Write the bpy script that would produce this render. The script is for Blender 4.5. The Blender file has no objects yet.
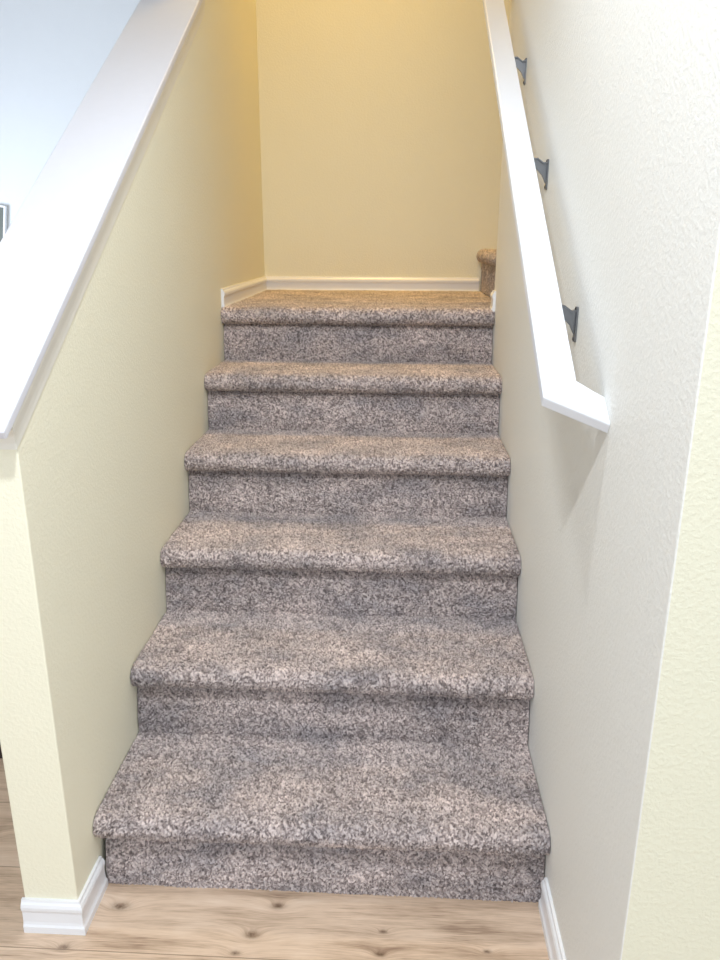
import bpy, bmesh, math, random
import numpy as np
from mathutils import Vector, Matrix

S = bpy.context.scene
C = S.collection
R = math.radians

# ------------------------------------------------------------------ camera
PITCH, YAW, ROLL, FPX = 0.3045, 0.0490, 0.0036, 773.07
CAM = Vector((0.638, -1.3485, 1.380))
fw = Vector((-math.sin(YAW)*math.cos(PITCH), math.cos(YAW)*math.cos(PITCH), -math.sin(PITCH)))
rt = Vector((math.cos(YAW), math.sin(YAW), 0))
up = rt.cross(fw)
rt2 = math.cos(ROLL)*rt + math.sin(ROLL)*up
up2 = -math.sin(ROLL)*rt + math.cos(ROLL)*up
cd = bpy.data.cameras.new('camera')
cd.sensor_fit = 'VERTICAL'; cd.sensor_height = 36; cd.sensor_width = 27
cd.lens = FPX/960*36
cd.clip_start = 0.02
cam = bpy.data.objects.new('camera', cd); C.objects.link(cam)
cam.matrix_world = Matrix(((rt2.x, up2.x, -fw.x, CAM.x), (rt2.y, up2.y, -fw.y, CAM.y), (rt2.z, up2.z, -fw.z, CAM.z), (0, 0, 0, 1)))
S.camera = cam

# ------------------------------------------------------------------ light
S.view_settings.view_transform = 'Standard'
S.view_settings.look = 'None'
S.view_settings.gamma = 1
S.view_settings.exposure = 0.42
S.view_settings.use_curve_mapping = False

w = bpy.data.worlds.new('world'); S.world = w
w.use_nodes = True
w.node_tree.nodes['Background'].inputs[0].default_value = (0.84, 0.92, 1.0, 1)
w.node_tree.nodes['Background'].inputs[1].default_value = 1.10

def lamp(name, loc, target, power, col, size, shape='DISK', size_y=None):
    l = bpy.data.lights.new(name, 'AREA'); l.energy = power; l.color = col
    l.shape = shape; l.size = size
    if size_y: l.size_y = size_y
    o = bpy.data.objects.new(name, l); C.objects.link(o)
    o.location = loc
    o.rotation_euler = (Vector(target)-Vector(loc)).to_track_quat('-Z', 'Y').to_euler()
    return o
lamp('ceiling_downlight', (0.40, -1.05, 2.56), (0.40, -0.6, 0), 19, (0.90, 0.95, 1.0), 0.12)
lamp('ceiling_downlight', (0.47, -0.02, 2.56), (0.47, 0.25, 0), 7.5, (0.90, 0.95, 1.0), 0.12)
lamp('ceiling_downlight', (-0.9, -1.9, 2.56), (-0.9, -1.7, 0), 4, (0.90, 0.95, 1.0), 0.14)
ul = lamp('upper_hall_lamp', (0.5, 2.0, 4.0), (0.5, 2.25, 0), 7.5, (1.0, 0.60, 0.11), 0.30)
ul.data.spread = R(75)
wl = lamp('living_room_window_light', (-2.4, 1.2, 0.9), (-1.0, 3.0, 1.45), 13, (0.74, 0.85, 1.0), 0.9, 'RECTANGLE', 0.9)
wl.data.spread = R(95)

# ------------------------------------------------------------------ dimensions
W, D, H = 0.975, 0.2914, 0.19
NEW_Y = -0.122           # end of the half wall
TOPZ = 6*H               # landing
LAND_Y = 2.40            # wall behind the landing
HALF_T = 0.112
RW_END = 1.50            # end of the right wall at the landing
COR_Y = -0.47            # outside corner of the right wall
SL = 0.66                # slope of cap and handrail

# ------------------------------------------------------------------ materials
def mat(name):
    m = bpy.data.materials.new(name); m.use_nodes = True
    nt = m.node_tree
    b = nt.nodes['Principled BSDF']
    return m, nt, b
def node(nt, t, **kw):
    n = nt.nodes.new(t)
    for k, v in kw.items():
        setattr(n, k, v)
    return n
def math_n(nt, op, a, b=None, c=None):
    n = nt.nodes.new('ShaderNodeMath'); n.operation = op
    for i, v in enumerate((a, b, c)):
        if v is None: continue
        if hasattr(v, 'links'): nt.links.new(v, n.inputs[i])
        else: n.inputs[i].default_value = v
    return n.outputs[0]
def mixc(nt, f, a, b, mode='MIX'):
    n = nt.nodes.new('ShaderNodeMix'); n.data_type = 'RGBA'; n.blend_type = mode
    for k, v in ((0, f), (6, a), (7, b)):
        if hasattr(v, 'links'): nt.links.new(v, n.inputs[k])
        else: n.inputs[k].default_value = v if not isinstance(v, tuple) else (*v, 1)[:4]
    return n.outputs[2]
def ramp(nt, f, stops):
    n = nt.nodes.new('ShaderNodeValToRGB')
    e = n.color_ramp.elements
    while len(e) < len(stops): e.new(0.5)
    for i, (p, c) in enumerate(stops):
        e[i].position = p; e[i].color = (*c, 1) if len(c) == 3 else c
    nt.links.new(f, n.inputs[0])
    return n.outputs[0]
def noise(nt, vec, scale, detail=2, rough=0.5):
    n = nt.nodes.new('ShaderNodeTexNoise')
    n.inputs['Scale'].default_value = scale; n.inputs['Detail'].default_value = detail
    n.inputs['Roughness'].default_value = rough
    nt.links.new(vec, n.inputs['Vector'])
    return n.outputs[0]
def objco(nt):
    return nt.nodes.new('ShaderNodeTexCoord').outputs['Object']

def paint(name, col, peel=1.0, rough=0.55):
    m, nt, b = mat(name)
    co = objco(nt)
    a = noise(nt, co, 130, 3, 0.55)
    r = ramp(nt, a, [(0.42, (0, 0, 0)), (0.62, (1, 1, 1))])
    f = noise(nt, co, 330, 2, 0.5)
    h = math_n(nt, 'ADD', r, math_n(nt, 'MULTIPLY', f, 0.35))
    bp = node(nt, 'ShaderNodeBump'); bp.inputs['Strength'].default_value = 0.3*peel
    bp.inputs['Distance'].default_value = 0.0016
    nt.links.new(h, bp.inputs['Height']); nt.links.new(bp.outputs[0], b.inputs['Normal'])
    big = noise(nt, co, 2.5, 2)
    c = mixc(nt, math_n(nt, 'MULTIPLY', big, 0.25), col, tuple(x*0.93 for x in col))
    nt.links.new(c, b.inputs['Base Color'])
    b.inputs['Roughness'].default_value = rough
    b.inputs['Specular IOR Level'].default_value = 0.25
    return m
CREAM = paint('cream_paint', (0.885, 0.855, 0.685), 0.7)
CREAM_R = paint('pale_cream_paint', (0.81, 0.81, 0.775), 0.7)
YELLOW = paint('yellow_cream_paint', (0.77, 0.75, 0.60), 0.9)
WHITE_WALL = paint('white_wall_paint', (0.78, 0.80, 0.83), 0.5)
CEIL = paint('ceiling_paint', (0.82, 0.82, 0.80), 0.5)

def gloss(name, col, rough=0.3):
    m, nt, b = mat(name)
    co = objco(nt)
    a = noise(nt, co, 40, 2)
    bp = node(nt, 'ShaderNodeBump'); bp.inputs['Strength'].default_value = 0.08
    bp.inputs['Distance'].default_value = 0.001
    nt.links.new(a, bp.inputs['Height']); nt.links.new(bp.outputs[0], b.inputs['Normal'])
    c = mixc(nt, a, tuple(x*0.97 for x in col), col)
    nt.links.new(c, b.inputs['Base Color'])
    b.inputs['Roughness'].default_value = rough
    return m
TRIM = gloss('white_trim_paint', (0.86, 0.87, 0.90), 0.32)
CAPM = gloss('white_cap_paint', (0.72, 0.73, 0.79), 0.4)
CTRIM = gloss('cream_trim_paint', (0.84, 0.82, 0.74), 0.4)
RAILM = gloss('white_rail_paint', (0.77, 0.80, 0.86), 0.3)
def metal(name, col, rough):
    m, nt, b = mat(name)
    b.inputs['Metallic'].default_value = 1
    a = noise(nt, objco(nt), 90, 2)
    nt.links.new(mixc(nt, a, tuple(x*0.85 for x in col), col), b.inputs['Base Color'])
    b.inputs['Roughness'].default_value = rough
    return m
NICKEL = metal('satin_nickel', (0.24, 0.25, 0.27), 0.35)
DARKM = metal('dark_screw_metal', (0.10, 0.10, 0.11), 0.4)
DARKWOOD = gloss('dark_cabinet_wood', (0.035, 0.025, 0.02), 0.35)

# carpet: speckled yarn
def carpet_mat():
    m, nt, b = mat('speckled_taupe_carpet')
    co = objco(nt)
    at = node(nt, 'ShaderNodeAttribute', attribute_name='fleck').outputs['Fac']
    fine = noise(nt, co, 700, 2, 0.6)
    f = math_n(nt, 'ADD', math_n(nt, 'MULTIPLY', at, 0.74), math_n(nt, 'MULTIPLY', fine, 0.42))
    col = ramp(nt, f, [(0.18, (0.05, 0.042, 0.042)), (0.38, (0.20, 0.172, 0.168)),
                       (0.58, (0.38, 0.335, 0.325)), (0.82, (0.64, 0.58, 0.565))])
    # brushed pile patches: sheen from pile direction painted into the colour
    mp = node(nt, 'ShaderNodeMapping'); nt.links.new(co, mp.inputs[0]); mp.inputs['Scale'].default_value = (1, 1.7, 2.2)
    p1 = noise(nt, mp.outputs[0], 5.5, 3, 0.6)
    pr = ramp(nt, p1, [(0.36, (0.86, 0.86, 0.90)), (0.50, (1.12, 1.08, 1.08)), (0.66, (1.38, 1.31, 1.29))])
    c = mixc(nt, 1.0, col, pr, 'MULTIPLY')
    nt.links.new(c, b.inputs['Base Color'])
    b.inputs['Roughness'].default_value = 0.95
    b.inputs['Specular IOR Level'].default_value = 0.05
    b.inputs['Sheen Weight'].default_value = 0.15
    b.inputs['Sheen Roughness'].default_value = 0.5
    bp = node(nt, 'ShaderNodeBump'); bp.inputs['Strength'].default_value = 0.6
    bp.inputs['Distance'].default_value = 0.002
    nt.links.new(fine, bp.inputs['Height']); nt.links.new(bp.outputs[0], b.inputs['Normal'])
    return m
CARPET = carpet_mat()

# oak laminate: planks run along x
def floor_mat():
    m, nt, b = mat('light_oak_laminate')
    co = objco(nt)
    sx = node(nt, 'ShaderNodeSeparateXYZ'); nt.links.new(co, sx.inputs[0])
    x, y = sx.outputs[0], sx.outputs[1]
    PW, PL = 0.205, 1.38
    yy = math_n(nt, 'DIVIDE', math_n(nt, 'ADD', y, 0.17+PW*20), PW)
    row = math_n(nt, 'FLOOR', yy); fy = math_n(nt, 'FRACT', yy)
    off = math_n(nt, 'FRACT', math_n(nt, 'ADD', math_n(nt, 'MULTIPLY', row, 0.8), 0.797))
    xx = math_n(nt, 'ADD', math_n(nt, 'DIVIDE', math_n(nt, 'ADD', x, 20), PL), off)
    cx = math_n(nt, 'FLOOR', xx); fx = math_n(nt, 'FRACT', xx)
    wn = node(nt, 'ShaderNodeTexWhiteNoise'); wn.noise_dimensions = '2D'
    cv = node(nt, 'ShaderNodeCombineXYZ'); nt.links.new(row, cv.inputs[0]); nt.links.new(cx, cv.inputs[1])
    nt.links.new(cv.outputs[0], wn.inputs['Vector'])
    rnd = wn.outputs[0]
    # knots warp the grain
    warp = None; spots = None
    for (kx, ky, s) in ((0.40, -0.041, 1.0), (0.357, -0.116, 1.1), (0.331, -0.160, 0.7), (0.628, -0.094, 0.6),
                        (0.623, -0.147, 0.7), (-0.02, -0.165, 0.8), (0.06, -0.06, 1.3), (0.16, -0.30, 1.0), (-0.33, 0.13, 1.2), (0.84, -0.13, 0.6)):
        dx = math_n(nt, 'MULTIPLY', math_n(nt, 'SUBTRACT', x, kx), 0.55)
        dy = math_n(nt, 'SUBTRACT', y, ky)
        d = math_n(nt, 'SQRT', math_n(nt, 'ADD', math_n(nt, 'MULTIPLY', dx, dx), math_n(nt, 'MULTIPLY', dy, dy)))
        g = math_n(nt, 'POWER', 2.718, math_n(nt, 'MULTIPLY', d, -70/s))
        wv = math_n(nt, 'MULTIPLY', g, 0.035*s)
        warp = wv if warp is None else math_n(nt, 'ADD', warp, wv)
        sp = math_n(nt, 'POWER', 2.718, math_n(nt, 'MULTIPLY', math_n(nt, 'MULTIPLY', d, d), -16000/(s*s)))
        spots = sp if spots is None else math_n(nt, 'ADD', spots, sp)
    gv = node(nt, 'ShaderNodeCombineXYZ')
    nt.links.new(math_n(nt, 'MULTIPLY', x, 1.0), gv.inputs[0])
    nt.links.new(math_n(nt, 'MULTIPLY', math_n(nt, 'ADD', y, warp), 13.0), gv.inputs[1])
    nt.links.new(math_n(nt, 'MULTIPLY', rnd, 17.0), gv.inputs[2])
    g1 = noise(nt, gv.outputs[0], 3.2, 5, 0.62)
    gv2 = node(nt, 'ShaderNodeCombineXYZ')
    nt.links.new(math_n(nt, 'MULTIPLY', x, 6.0), gv2.inputs[0])
    nt.links.new(math_n(nt, 'MULTIPLY', math_n(nt, 'ADD', y, warp), 130.0), gv2.inputs[1])
    nt.links.new(rnd, gv2.inputs[2])
    g2 = noise(nt, gv2.outputs[0], 3.0, 3, 0.6)
    blot = noise(nt, co, 6.0, 3, 0.55)
    f = math_n(nt, 'ADD', math_n(nt, 'MULTIPLY', g1, 0.6), math_n(nt, 'ADD', math_n(nt, 'MULTIPLY', g2, 0.32), math_n(nt, 'MULTIPLY', blot, 0.22)))
    col = ramp(nt, f, [(0.40, (0.30, 0.20, 0.14)), (0.50, (0.52, 0.385, 0.28)), (0.60, (0.68, 0.52, 0.39)), (0.74, (0.78, 0.63, 0.50))])
    tone = mixc(nt, rnd, (0.94, 0.92, 0.91), (1.05, 1.04, 1.03))
    col = mixc(nt, 1.0, col, tone, 'MULTIPLY')
    kn = math_n(nt, 'MINIMUM', math_n(nt, 'MULTIPLY', spots, math_n(nt, 'ADD', noise(nt, co, 160, 3), 0.35)), 0.9)
    col = mixc(nt, kn, col, (0.13, 0.075, 0.045))
    # seams
    e1 = math_n(nt, 'MINIMUM', fy, math_n(nt, 'SUBTRACT', 1.0, fy))
    e2 = math_n(nt, 'MULTIPLY', math_n(nt, 'MINIMUM', fx, math_n(nt, 'SUBTRACT', 1.0, fx)), PL/PW)
    e = math_n(nt, 'MINIMUM', e1, e2)
    seam = math_n(nt, 'LESS_THAN', e, 0.006)
    col = mixc(nt, math_n(nt, 'MULTIPLY', seam, 0.6), col, (0.16, 0.10, 0.06))
    nt.links.new(col, b.inputs['Base Color'])
    b.inputs['Roughness'].default_value = 0.38
    bp = node(nt, 'ShaderNodeBump'); bp.inputs['Strength'].default_value = 0.3; bp.inputs['Distance'].default_value = 0.0008
    nt.links.new(math_n(nt, 'SUBTRACT', g2, seam), bp.inputs['Height']); nt.links.new(bp.outputs[0], b.inputs['Normal'])
    return m
FLOOR = floor_mat()

# ------------------------------------------------------------------ mesh helpers
def link(name, bm, ms, parent=None, smooth=False, kind=None):
    me = bpy.data.meshes.new(name)
    bmesh.ops.recalc_face_normals(bm, faces=bm.faces)
    bm.to_mesh(me); bm.free()
    for m in (ms if isinstance(ms, (list, tuple)) else [ms]): me.materials.append(m)
    if smooth:
        for p in me.polygons: p.use_smooth = True
    o = bpy.data.objects.new(name, me); C.objects.link(o)
    if parent: o.parent = parent
    if kind: o['kind'] = kind
    return o
def box(bm, a, b, mi=0):
    v = [bm.verts.new((x, y, z)) for x in (a[0], b[0]) for y in (a[1], b[1]) for z in (a[2], b[2])]
    fs = []
    for i in ((0, 1, 3, 2), (4, 6, 7, 5), (0, 4, 5, 1), (2, 3, 7, 6), (0, 2, 6, 4), (1, 5, 7, 3)):
        f = bm.faces.new([v[j] for j in i]); f.material_index = mi; fs.append(f)
    return fs
def bevel(bm, w, seg=2, edges=None):
    bmesh.ops.bevel(bm, geom=edges or bm.edges[:], offset=w, segments=seg, affect='EDGES', profile=0.5)
def prism_yz(bm, pts, x0, x1):
    a = [bm.verts.new((x0, y, z)) for y, z in pts]
    b = [bm.verts.new((x1, y, z)) for y, z in pts]
    bm.faces.new(a); bm.faces.new(b[::-1])
    n = len(pts)
    for i in range(n):
        bm.faces.new((a[i], b[i], b[(i+1) % n], a[(i+1) % n]))
def boxobj(name, a, b, m, parent=None, bev=0, kind=None):
    bm = bmesh.new(); box(bm, a, b)
    if bev: bevel(bm, bev)
    return link(name, bm, m, parent, kind=kind)
def thing(name, loc, label, cat, group=None):
    o = bpy.data.objects.new(name, None); C.objects.link(o); o.location = loc
    o.empty_display_size = 0.1
    o['label'] = label; o['category'] = cat
    if group: o['group'] = group
    return o
def keep(o, parent):
    """parent a part whose mesh is written in world coordinates"""
    o.parent = parent
    o.matrix_parent_inverse = Matrix.Translation(-Vector(parent.location))
    return o

PROFILE = [(a*0.82, b*0.88) for a, b in [(0, 0), (.0165, 0), (.0165, .018), (.0135, .023), (.0118, .030), (.0110, .056), (.0125, .061),
           (.0150, .065), (.0152, .073), (.0125, .080), (.0085, .084), (.0070, .090), (0, .090)]]
def sweep(path, side, z0, prof=PROFILE):
    """moulding along a 2D path; side=+1 puts it on the left of the walking direction"""
    bm = bmesh.new()
    P = [Vector(p) for p in path]; rows = []
    nn = []
    for i in range(len(P)-1):
        d = (P[i+1]-P[i]).normalized(); nn.append(Vector((-d.y, d.x))*side)
    for i, p in enumerate(P):
        if i == 0: m = nn[0]
        elif i == len(P)-1: m = nn[-1]
        else: m = (nn[i-1]+nn[i])/(1+nn[i-1].dot(nn[i]))
        rows.append([bm.verts.new((p.x+m.x*o, p.y+m.y*o, z0+z)) for o, z in prof])
    n = len(prof)
    for a, b in zip(rows, rows[1:]):
        for j in range(n):
            bm.faces.new((a[j], a[(j+1) % n], b[(j+1) % n], b[j]))
    bm.faces.new(rows[0]); bm.faces.new(rows[-1][::-1])
    return bm

# ------------------------------------------------------------------ structure
bm = bmesh.new(); box(bm, (-3.2, -3.2, -0.08), (3.0, 3.2, 0))
link('floor', bm, FLOOR, kind='structure')

# half wall with sloping top, then full height wall beside the landing
capb = lambda y: SL*y + 1.20 - 0.021     # underside of the cap board (vertical measure)
bm = bmesh.new()
prism_yz(bm, [(NEW_Y, 0.0), (1.42, 0.0), (1.42, capb(1.42)-.002), (NEW_Y, capb(NEW_Y)-.002)], -HALF_T, 0)
vert = [e for e in bm.edges if abs(e.verts[0].co.y-NEW_Y) < 1e-5 and abs(e.verts[1].co.y-NEW_Y) < 1e-5 and abs(e.verts[0].co.x-e.verts[1].co.x) < 1e-5]
bevel(bm, 0.003, 3, vert)
link('wall_left', bm, CREAM, kind='structure')
boxobj('wall_landing_left', (-HALF_T, 1.42, 0), (0, LAND_Y, 4.4), CREAM, kind='structure')
boxobj('wall_back', (-HALF_T, LAND_Y, 0), (3.0, LAND_Y+.12, 4.4), CREAM, kind='structure')
# right wall
bm = bmesh.new(); box(bm, (W, COR_Y, 0), (W+.12, RW_END, 4.4))
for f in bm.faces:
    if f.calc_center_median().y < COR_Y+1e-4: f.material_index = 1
vert = [e for e in bm.edges if all(abs(v.co.x-W) < 1e-5 for v in e.verts) and abs(e.verts[0].co.z-e.verts[1].co.z) > 1]
bevel(bm, 0.002, 2, vert)
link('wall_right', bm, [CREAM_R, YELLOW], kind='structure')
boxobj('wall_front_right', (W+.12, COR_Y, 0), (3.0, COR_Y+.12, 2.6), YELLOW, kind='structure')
boxobj('wall_stair_right', (W+.12, RW_END-.12, 0), (3.0, RW_END, 4.4), CREAM, kind='structure')
boxobj('wall_stair_end', (3.0, RW_END-.12, 0), (3.12, LAND_Y+.12, 4.4), CREAM, kind='structure')
# living room to the left
boxobj('wall_living_room', (-3.2, 3.0, 0), (-HALF_T, 3.12, 2.85), WHITE_WALL, kind='structure')
boxobj('wall_living_side', (-3.32, -3.2, 0), (-3.2, 3.12, 2.85), WHITE_WALL, kind='structure')
boxobj('wall_landing_outer', (-HALF_T, LAND_Y+.12, 0), (0, 3.12, 2.85), WHITE_WALL, kind='structure')
boxobj('ceiling', (-3.2, -3.2, 2.6), (3.0, 0.10, 2.7), CEIL, kind='structure')
boxobj('ceiling_living_room', (-3.2, 0.10, 2.80), (-HALF_T, 3.0, 2.95), CEIL, kind='structure')
boxobj('wall_header', (-HALF_T, 0.0, 2.7), (W, 0.10, 4.4), CREAM, kind='structure')
boxobj('wall_upper_left', (-HALF_T, 0.10, 2.85), (0, 1.42, 4.4), CREAM, kind='structure')
boxobj('ceiling_upper', (-HALF_T, 0.0, 4.4), (3.12, LAND_Y+.12, 4.5), CEIL, kind='structure')

# sloping cap on the half wall
cap = bpy.data.objects.new('trim_1', None); C.objects.link(cap); cap['kind'] = 'structure'
def slab(bm, c_top, c_bot, x0, x1, y0, y1):
    """board following the slope; ends cut square to the slope"""
    t = c_top-c_bot; dy = t*SL/(1+SL*SL)
    a = (y0, SL*y0+c_top); b = (y1, SL*y1+c_top)
    c = (y1, SL*y1+c_bot); d = (y0+dy, SL*(y0+dy)+c_bot)
    prism_yz(bm, [a, b, c, d], x0, x1)
bm = bmesh.new(); slab(bm, 1.200, 1.179, -0.175, 0.011, -0.180, 1.418); bevel(bm, 0.003, 2)
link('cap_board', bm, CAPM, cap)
# moulding under the cap: right side, front end, left side
mp = [(0, 0), (.0015, .0005), (.002, .012), (.0035, .028), (.0065, .044), (.0078, .050), (.0078, .056), (0, .056)]
bm = bmesh.new()
ypath = [(-HALF_T, 1.417), (-HALF_T, NEW_Y), (0, NEW_Y), (0, 1.417)]
P = [Vector(p) for p in ypath]; rows = []; nn = [Vector((-1, 0)), Vector((0, -1)), Vector((1, 0))]
for i, p in enumerate(P):
    m = nn[0] if i == 0 else nn[-1] if i == 3 else (nn[i-1]+nn[i])
    rows.append([bm.verts.new((p.x+m.x*o, p.y+m.y*o*2.6, SL*(p.y+m.y*o*2.6)+1.120+z)) for o, z in mp])
for a, b in zip(rows, rows[1:]):
    for j in range(len(mp)): bm.faces.new((a[j], a[(j+1) % len(mp)], b[(j+1) % len(mp)], b[j]))
bm.faces.new(rows[0]); bm.faces.new(rows[-1][::-1])
link('moulding', bm, CTRIM, cap)

# baseboards
link('baseboard_left', sweep([(-HALF_T-.004, NEW_Y), (0, NEW_Y), (0, -0.004)], -1, 0), TRIM, kind='structure')
link('baseboard_right', sweep([(W, -0.012), (W, COR_Y), (2.98, COR_Y)], -1, 0), TRIM, kind='structure')
link('baseboard_landing', sweep([(0, 1.462), (0, LAND_Y), (1.008, LAND_Y)], -1, TOPZ-.018), TRIM, kind='structure')
link('baseboard_landing_right', sweep([(1.008, RW_END), (W, RW_END), (W, 1.448)], -1, TOPZ-.018), TRIM, kind='structure')
link('baseboard_living_room', sweep([(-3.19, 3.0), (-HALF_T, 3.0)], -1, 0), TRIM, kind='structure')

# ------------------------------------------------------------------ carpet
def hash2(ix, iy, k):
    h = np.sin(ix*127.1 + iy*311.7 + k*74.7)*43758.5453
    return h - np.floor(h)
def vnoise(u, v, k):
    iu, iv = np.floor(u), np.floor(v); fu, fv = u-iu, v-iv
    fu = fu*fu*(3-2*fu); fv = fv*fv*(3-2*fv)
    a = hash2(iu, iv, k); b = hash2(iu+1, iv, k); c = hash2(iu, iv+1, k); d = hash2(iu+1, iv+1, k)
    return (a*(1-fu)+b*fu)*(1-fv)+(c*(1-fu)+d*fu)*fv
def tuft(u, v, cell, k):
    """distance to the nearest tuft centre and that tuft's random value"""
    gu, gv = u/cell, v/cell
    iu, iv = np.floor(gu), np.floor(gv)
    best = np.full(gu.shape, 9.0); val = np.zeros(gu.shape)
    for a in (-1, 0, 1):
        for b in (-1, 0, 1):
            cu = iu+a; cv = iv+b
            du = cu+0.1+0.8*hash2(cu, cv, k)-gu; dv = cv+0.1+0.8*hash2(cu, cv, k+3)-gv
            d = du*du+dv*dv
            m = d < best
            best = np.where(m, d, best); val = np.where(m, hash2(cu, cv, k+7), val)
    return np.sqrt(best), val
def carpet(name, prof, t0, t1, place, step, seed, parent, pile=0.006):
    """prof: outline points (a, z) with the pile growing to its left; place(a, t, z) -> xyz"""
    P = np.array(prof, float)
    seg = np.linalg.norm(np.diff(P, axis=0), axis=1); s = np.concatenate([[0], np.cumsum(seg)])
    n = max(4, int(s[-1]/step)); ss = np.linspace(0, s[-1], n)
    A = np.interp(ss, s, P[:, 0]); Z = np.interp(ss, s, P[:, 1])
    k = np.ones(5)/5
    Ap = np.convolve(np.pad(A, 2, 'edge'), k, 'valid'); Zp = np.convolve(np.pad(Z, 2, 'edge'), k, 'valid')
    Ap[0], Ap[-1], Zp[0], Zp[-1] = A[0], A[-1], Z[0], Z[-1]; A, Z = Ap, Zp
    dA, dZ = np.gradient(A), np.gradient(Z); L = np.hypot(dA, dZ)+1e-9
    NA, NZ = -dZ/L, dA/L
    m = max(4, int((t1-t0)/step)); T = np.linspace(t0, t1, m)
    U, V = np.meshgrid(ss, T, indexing='ij')
    warp = (vnoise(U*60, V*60, seed)-.5)*.012
    d1, val = tuft(U+warp, V-warp, 0.0039, seed)
    d2, val2 = tuft(U*1.0, V*1.0, 0.0031, seed+20)
    low = vnoise(U*14, V*11, seed+40)*.6 + vnoise(U*38, V*33, seed+50)*.4
    disp = pile*(1.0-1.5*d1*d1-.3*d1)*(.5+.8*val2) + 0.0018*(1-d2) + 0.004*(low-.5)
    edge = np.clip(np.minimum(V-t0, t1-V)/0.012, 0, 1)
    disp = disp*(.7+.3*edge)
    leanv = (vnoise(U*9, V*7, seed+60)-.5)*.006*np.clip(1-d1, 0, 1)
    aa = A[:, None]+NA[:, None]*disp+(dA/L)[:, None]*leanv
    zz = Z[:, None]+NZ[:, None]*disp+(dZ/L)[:, None]*leanv
    tt = np.broadcast_to(T[None, :], aa.shape) + (hash2(np.floor(U/.0058), np.floor(V/.0058), seed+9)-.5)*.0012*edge
    X, Y, Zz = place(aa, tt, zz)
    co = np.stack([X, Y, Zz], -1).reshape(-1, 3).astype(np.float32)
    idx = np.arange(n*m).reshape(n, m)
    q = np.stack([idx[:-1, :-1], idx[:-1, 1:], idx[1:, 1:], idx[1:, :-1]], -1).reshape(-1, 4)
    me = bpy.data.meshes.new(name)
    me.vertices.add(len(co)); me.vertices.foreach_set('co', co.ravel())
    me.loops.add(q.size); me.loops.foreach_set('vertex_index', q.ravel().astype(np.int32))
    me.polygons.add(len(q)); me.polygons.foreach_set('loop_start', np.arange(0, q.size, 4, dtype=np.int32))
    me.update(calc_edges=True)
    at = me.attributes.new('fleck', 'FLOAT', 'POINT')
    at.data.foreach_set('value', (0.65*val+0.35*val2).ravel().astype(np.float32))
    me.polygons.foreach_set('use_smooth', np.ones(len(q), bool))
    me.materials.append(CARPET)
    o = bpy.data.objects.new(name, me); C.objects.link(o)
    return keep(o, parent)

NOSE, NT = 0.024, 0.053
def tread_profile(y0, ztop, depth, back=0.004):
    r = NT/2-.002
    zt = ztop-.006; cy = y0-NOSE+.006+r; cz = zt-r
    pts = [(y0+.046, cz-r+.009)]
    for i in range(13):
        a = -math.pi/2 - math.pi*i/12
        pts.append((cy+math.cos(a)*r, cz+math.sin(a)*r))
    pts.append((y0+depth-back, zt))
    return pts
stairs = thing('staircase', (W/2, 0, 0), 'six-step staircase covered in speckled grey-brown carpet rising to the landing', 'staircase')
def place_main(a, t, z): return t, a, z
STEP = 0.0016
for i in range(6):
    y0 = i*D; zt = (i+1)*H
    r = NT/2-.002
    carpet('riser', [(y0+.003, i*H-(.008 if i else 0)), (y0+.006, i*H+.04), (y0+.020, i*H+.115), (y0+.034, zt-NT+.008)], (.010 if i == 0 else .002), W-.002, place_main, STEP, 3+i*5, stairs, 0.005)
    if i < 5:
        carpet('tread', tread_profile(y0, zt, D+.014), .0015, W-.0015, place_main, STEP, 4+i*5, stairs)
    else:
        carpet('landing', tread_profile(y0, zt, LAND_Y-y0), .0015, W-.0015, place_main, STEP*1.15, 61, stairs)
# strip of landing in front of the second flight, beyond the right wall
carpet('landing_edge', [(W-.01, TOPZ-.006), (1.02, TOPZ-.006)], RW_END+.003, LAND_Y-.003, lambda a, t, z: (a, t, z), STEP*1.3, 71, stairs)

upper = thing('staircase', (1.4, (RW_END+LAND_Y)/2, TOPZ), 'short carpeted steps turning right off the landing behind the wall end', 'staircase')
x0 = 1.012
for i in range(2):
    zt = TOPZ+(i+1)*H; xa = x0+i*D
    carpet('riser', [(xa+.006, zt-H+.004), (xa+.006, zt-NT+.008)], RW_END+.004, LAND_Y-.004, lambda a, t, z: (a, t, z), .0035, 81+i, upper, .004)
    carpet('tread', [(a, z) for a, z in tread_profile(xa, zt, D+.014)], RW_END+.004, LAND_Y-.004, lambda a, t, z: (a, t, z), .0032, 91+i, upper, .005)

# ------------------------------------------------------------------ handrail
rail = thing('handrail', (W-.07, 0.6, 1.5), 'white painted wooden handrail on metal brackets along the right wall', 'handrail')
CT, CB = 1.190, 1.162
def plate(bm, xy, ct, cb):
    """prism over an xy outline between the two sloping planes; faces square to the slope"""
    k = (ct-cb)*SL/(1+SL*SL)
    a = [bm.verts.new((x, y, SL*y+ct)) for x, y in xy]
    b = [bm.verts.new((x, y+k, SL*(y+k)+cb)) for x, y in xy]
    bm.faces.new(a); bm.faces.new(b[::-1])
    n = len(xy)
    for i in range(n): bm.faces.new((a[i], b[i], b[(i+1) % n], a[(i+1) % n]))
XO, XI = 0.876, 0.930
bm = bmesh.new()
plate(bm, [(XO, -.088), (W-.0005, -.138), (W-.0005, -.085), (XI, -.058), (XI, 1.385), (W-.0005, 1.385), (W-.0005, 1.440), (XO, 1.440)], CT, CB)
bevel(bm, .004, 3, [e for e in bm.edges if not all(v.co.x > W-.001 for v in e.verts) and e.calc_length() > .03])
keep(link('rail', bm, RAILM), rail)

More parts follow.
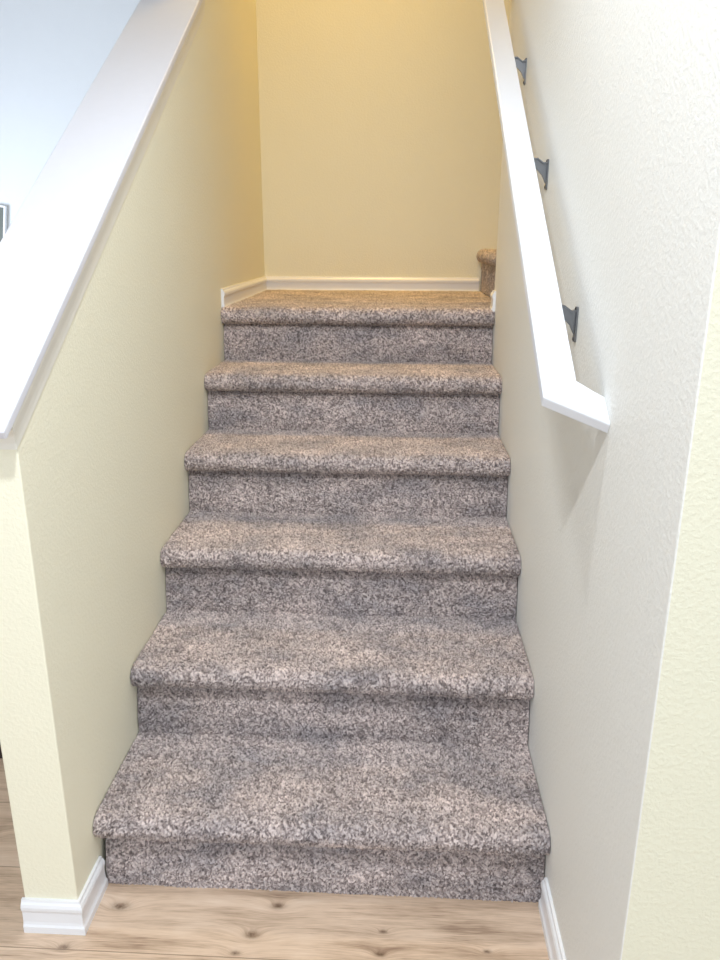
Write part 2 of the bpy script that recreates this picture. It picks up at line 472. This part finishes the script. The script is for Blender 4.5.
def bracket(y, z):
    """wall plate and triangular arm; (y, z) is the top of the wall plate"""
    bm = bmesh.new()
    box(bm, (W-.004, y-.009, z-.062), (W, y+.009, z+.004)); bevel(bm, .0035, 3)
    pl = keep(link('bracket', bm, NICKEL, smooth=False), rail)
    # arm: a web narrowing towards the bottom
    bm = bmesh.new()
    zr = SL*y+CB-.002
    xr = XI-.022
    out = [(W-.002, z-.004), (W-.012, z-.006), (W-.026, z+.004), (xr+.002, zr-.002), (xr, zr-.008), (W-.030, z-.014), (W-.014, z-.030), (W-.006, z-.046), (W-.002, z-.050)]
    a = [bm.verts.new((x, y-.003, q)) for x, q in out]; b = [bm.verts.new((x, y+.003, q)) for x, q in out]
    bm.faces.new(a); bm.faces.new(b[::-1])
    for i in range(len(out)): bm.faces.new((a[i], b[i], b[(i+1) % len(out)], a[(i+1) % len(out)]))
    # flange along the arm's upper edge
    fl = out[:4]
    for i in range(3):
        (xa, za), (xb, zb) = fl[i], fl[i+1]
        v = [bm.verts.new(p) for p in ((xa, y-.008, za), (xb, y-.008, zb), (xb, y+.008, zb), (xa, y+.008, za),
                                       (xa, y-.008, za+.003), (xb, y-.008, zb+.003), (xb, y+.008, zb+.003), (xa, y+.008, za+.003))]
        for f in ((0, 1, 2, 3), (4, 7, 6, 5), (0, 4, 5, 1), (3, 2, 6, 7), (0, 3, 7, 4), (1, 5, 6, 2)): bm.faces.new([v[j] for j in f])
    keep(link('bracket_arm', bm, NICKEL), rail)
    ar = rail.children[-1]
    for zz in (z-.001, z-.056):
        bm = bmesh.new()
        bmesh.ops.create_uvsphere(bm, u_segments=12, v_segments=8, radius=.0042)
        for v in bm.verts: v.co = Vector((W-.004+v.co.x*.5, y+v.co.y, zz+v.co.z))
        keep(link('screw', bm, DARKM, smooth=True), rail)
for y, z in ((.160, 1.252), (.588, 1.548), (1.045, 1.846)): bracket(y, z)

# ------------------------------------------------------------------ left of the half wall
cab = thing('cabinet', (-.80, .62, 0), 'low dark wooden cabinet on the floor left of the half wall', 'cabinet')
keep(boxobj('body', (-1.25, .40, .08), (-.41, .80, .60), DARKWOOD, bev=.004), cab)
keep(boxobj('top', (-1.27, .38, .60), (-.39, .82, .625), DARKWOOD, bev=.003), cab)
for xa in (-1.24, -.825):
    keep(boxobj('door', (xa, .386, .10), (xa+.40, .40, .585), DARKWOOD, bev=.002), cab)
for xa in (-1.24, -.45):
    for ya in (.41, .76):
        keep(boxobj('leg', (xa, ya, 0), (xa+.03, ya+.03, .08), DARKWOOD), cab)

pic = thing('picture', (-1.845, 2.985, 1.305), 'dark picture in thin white frame on the pale room wall at far left', 'picture')
pic.rotation_euler = (0, R(9), 0)
bm = bmesh.new(); box(bm, (-.30, -.006, -.27), (.30, .006, .27))
link('canvas', bm, gloss('dark_grey_print', (.12, .13, .11), .5), pic)
bm = bmesh.new()
for a, b in (((-.31, -.012, .27), (.31, .012, .28)), ((-.31, -.012, -.28), (.31, .012, -.27)), ((-.31, -.012, -.27), (-.30, .012, .27)), ((.30, -.012, -.27), (.31, .012, .27))):
    box(bm, a, b)
link('frame', bm, TRIM, pic)
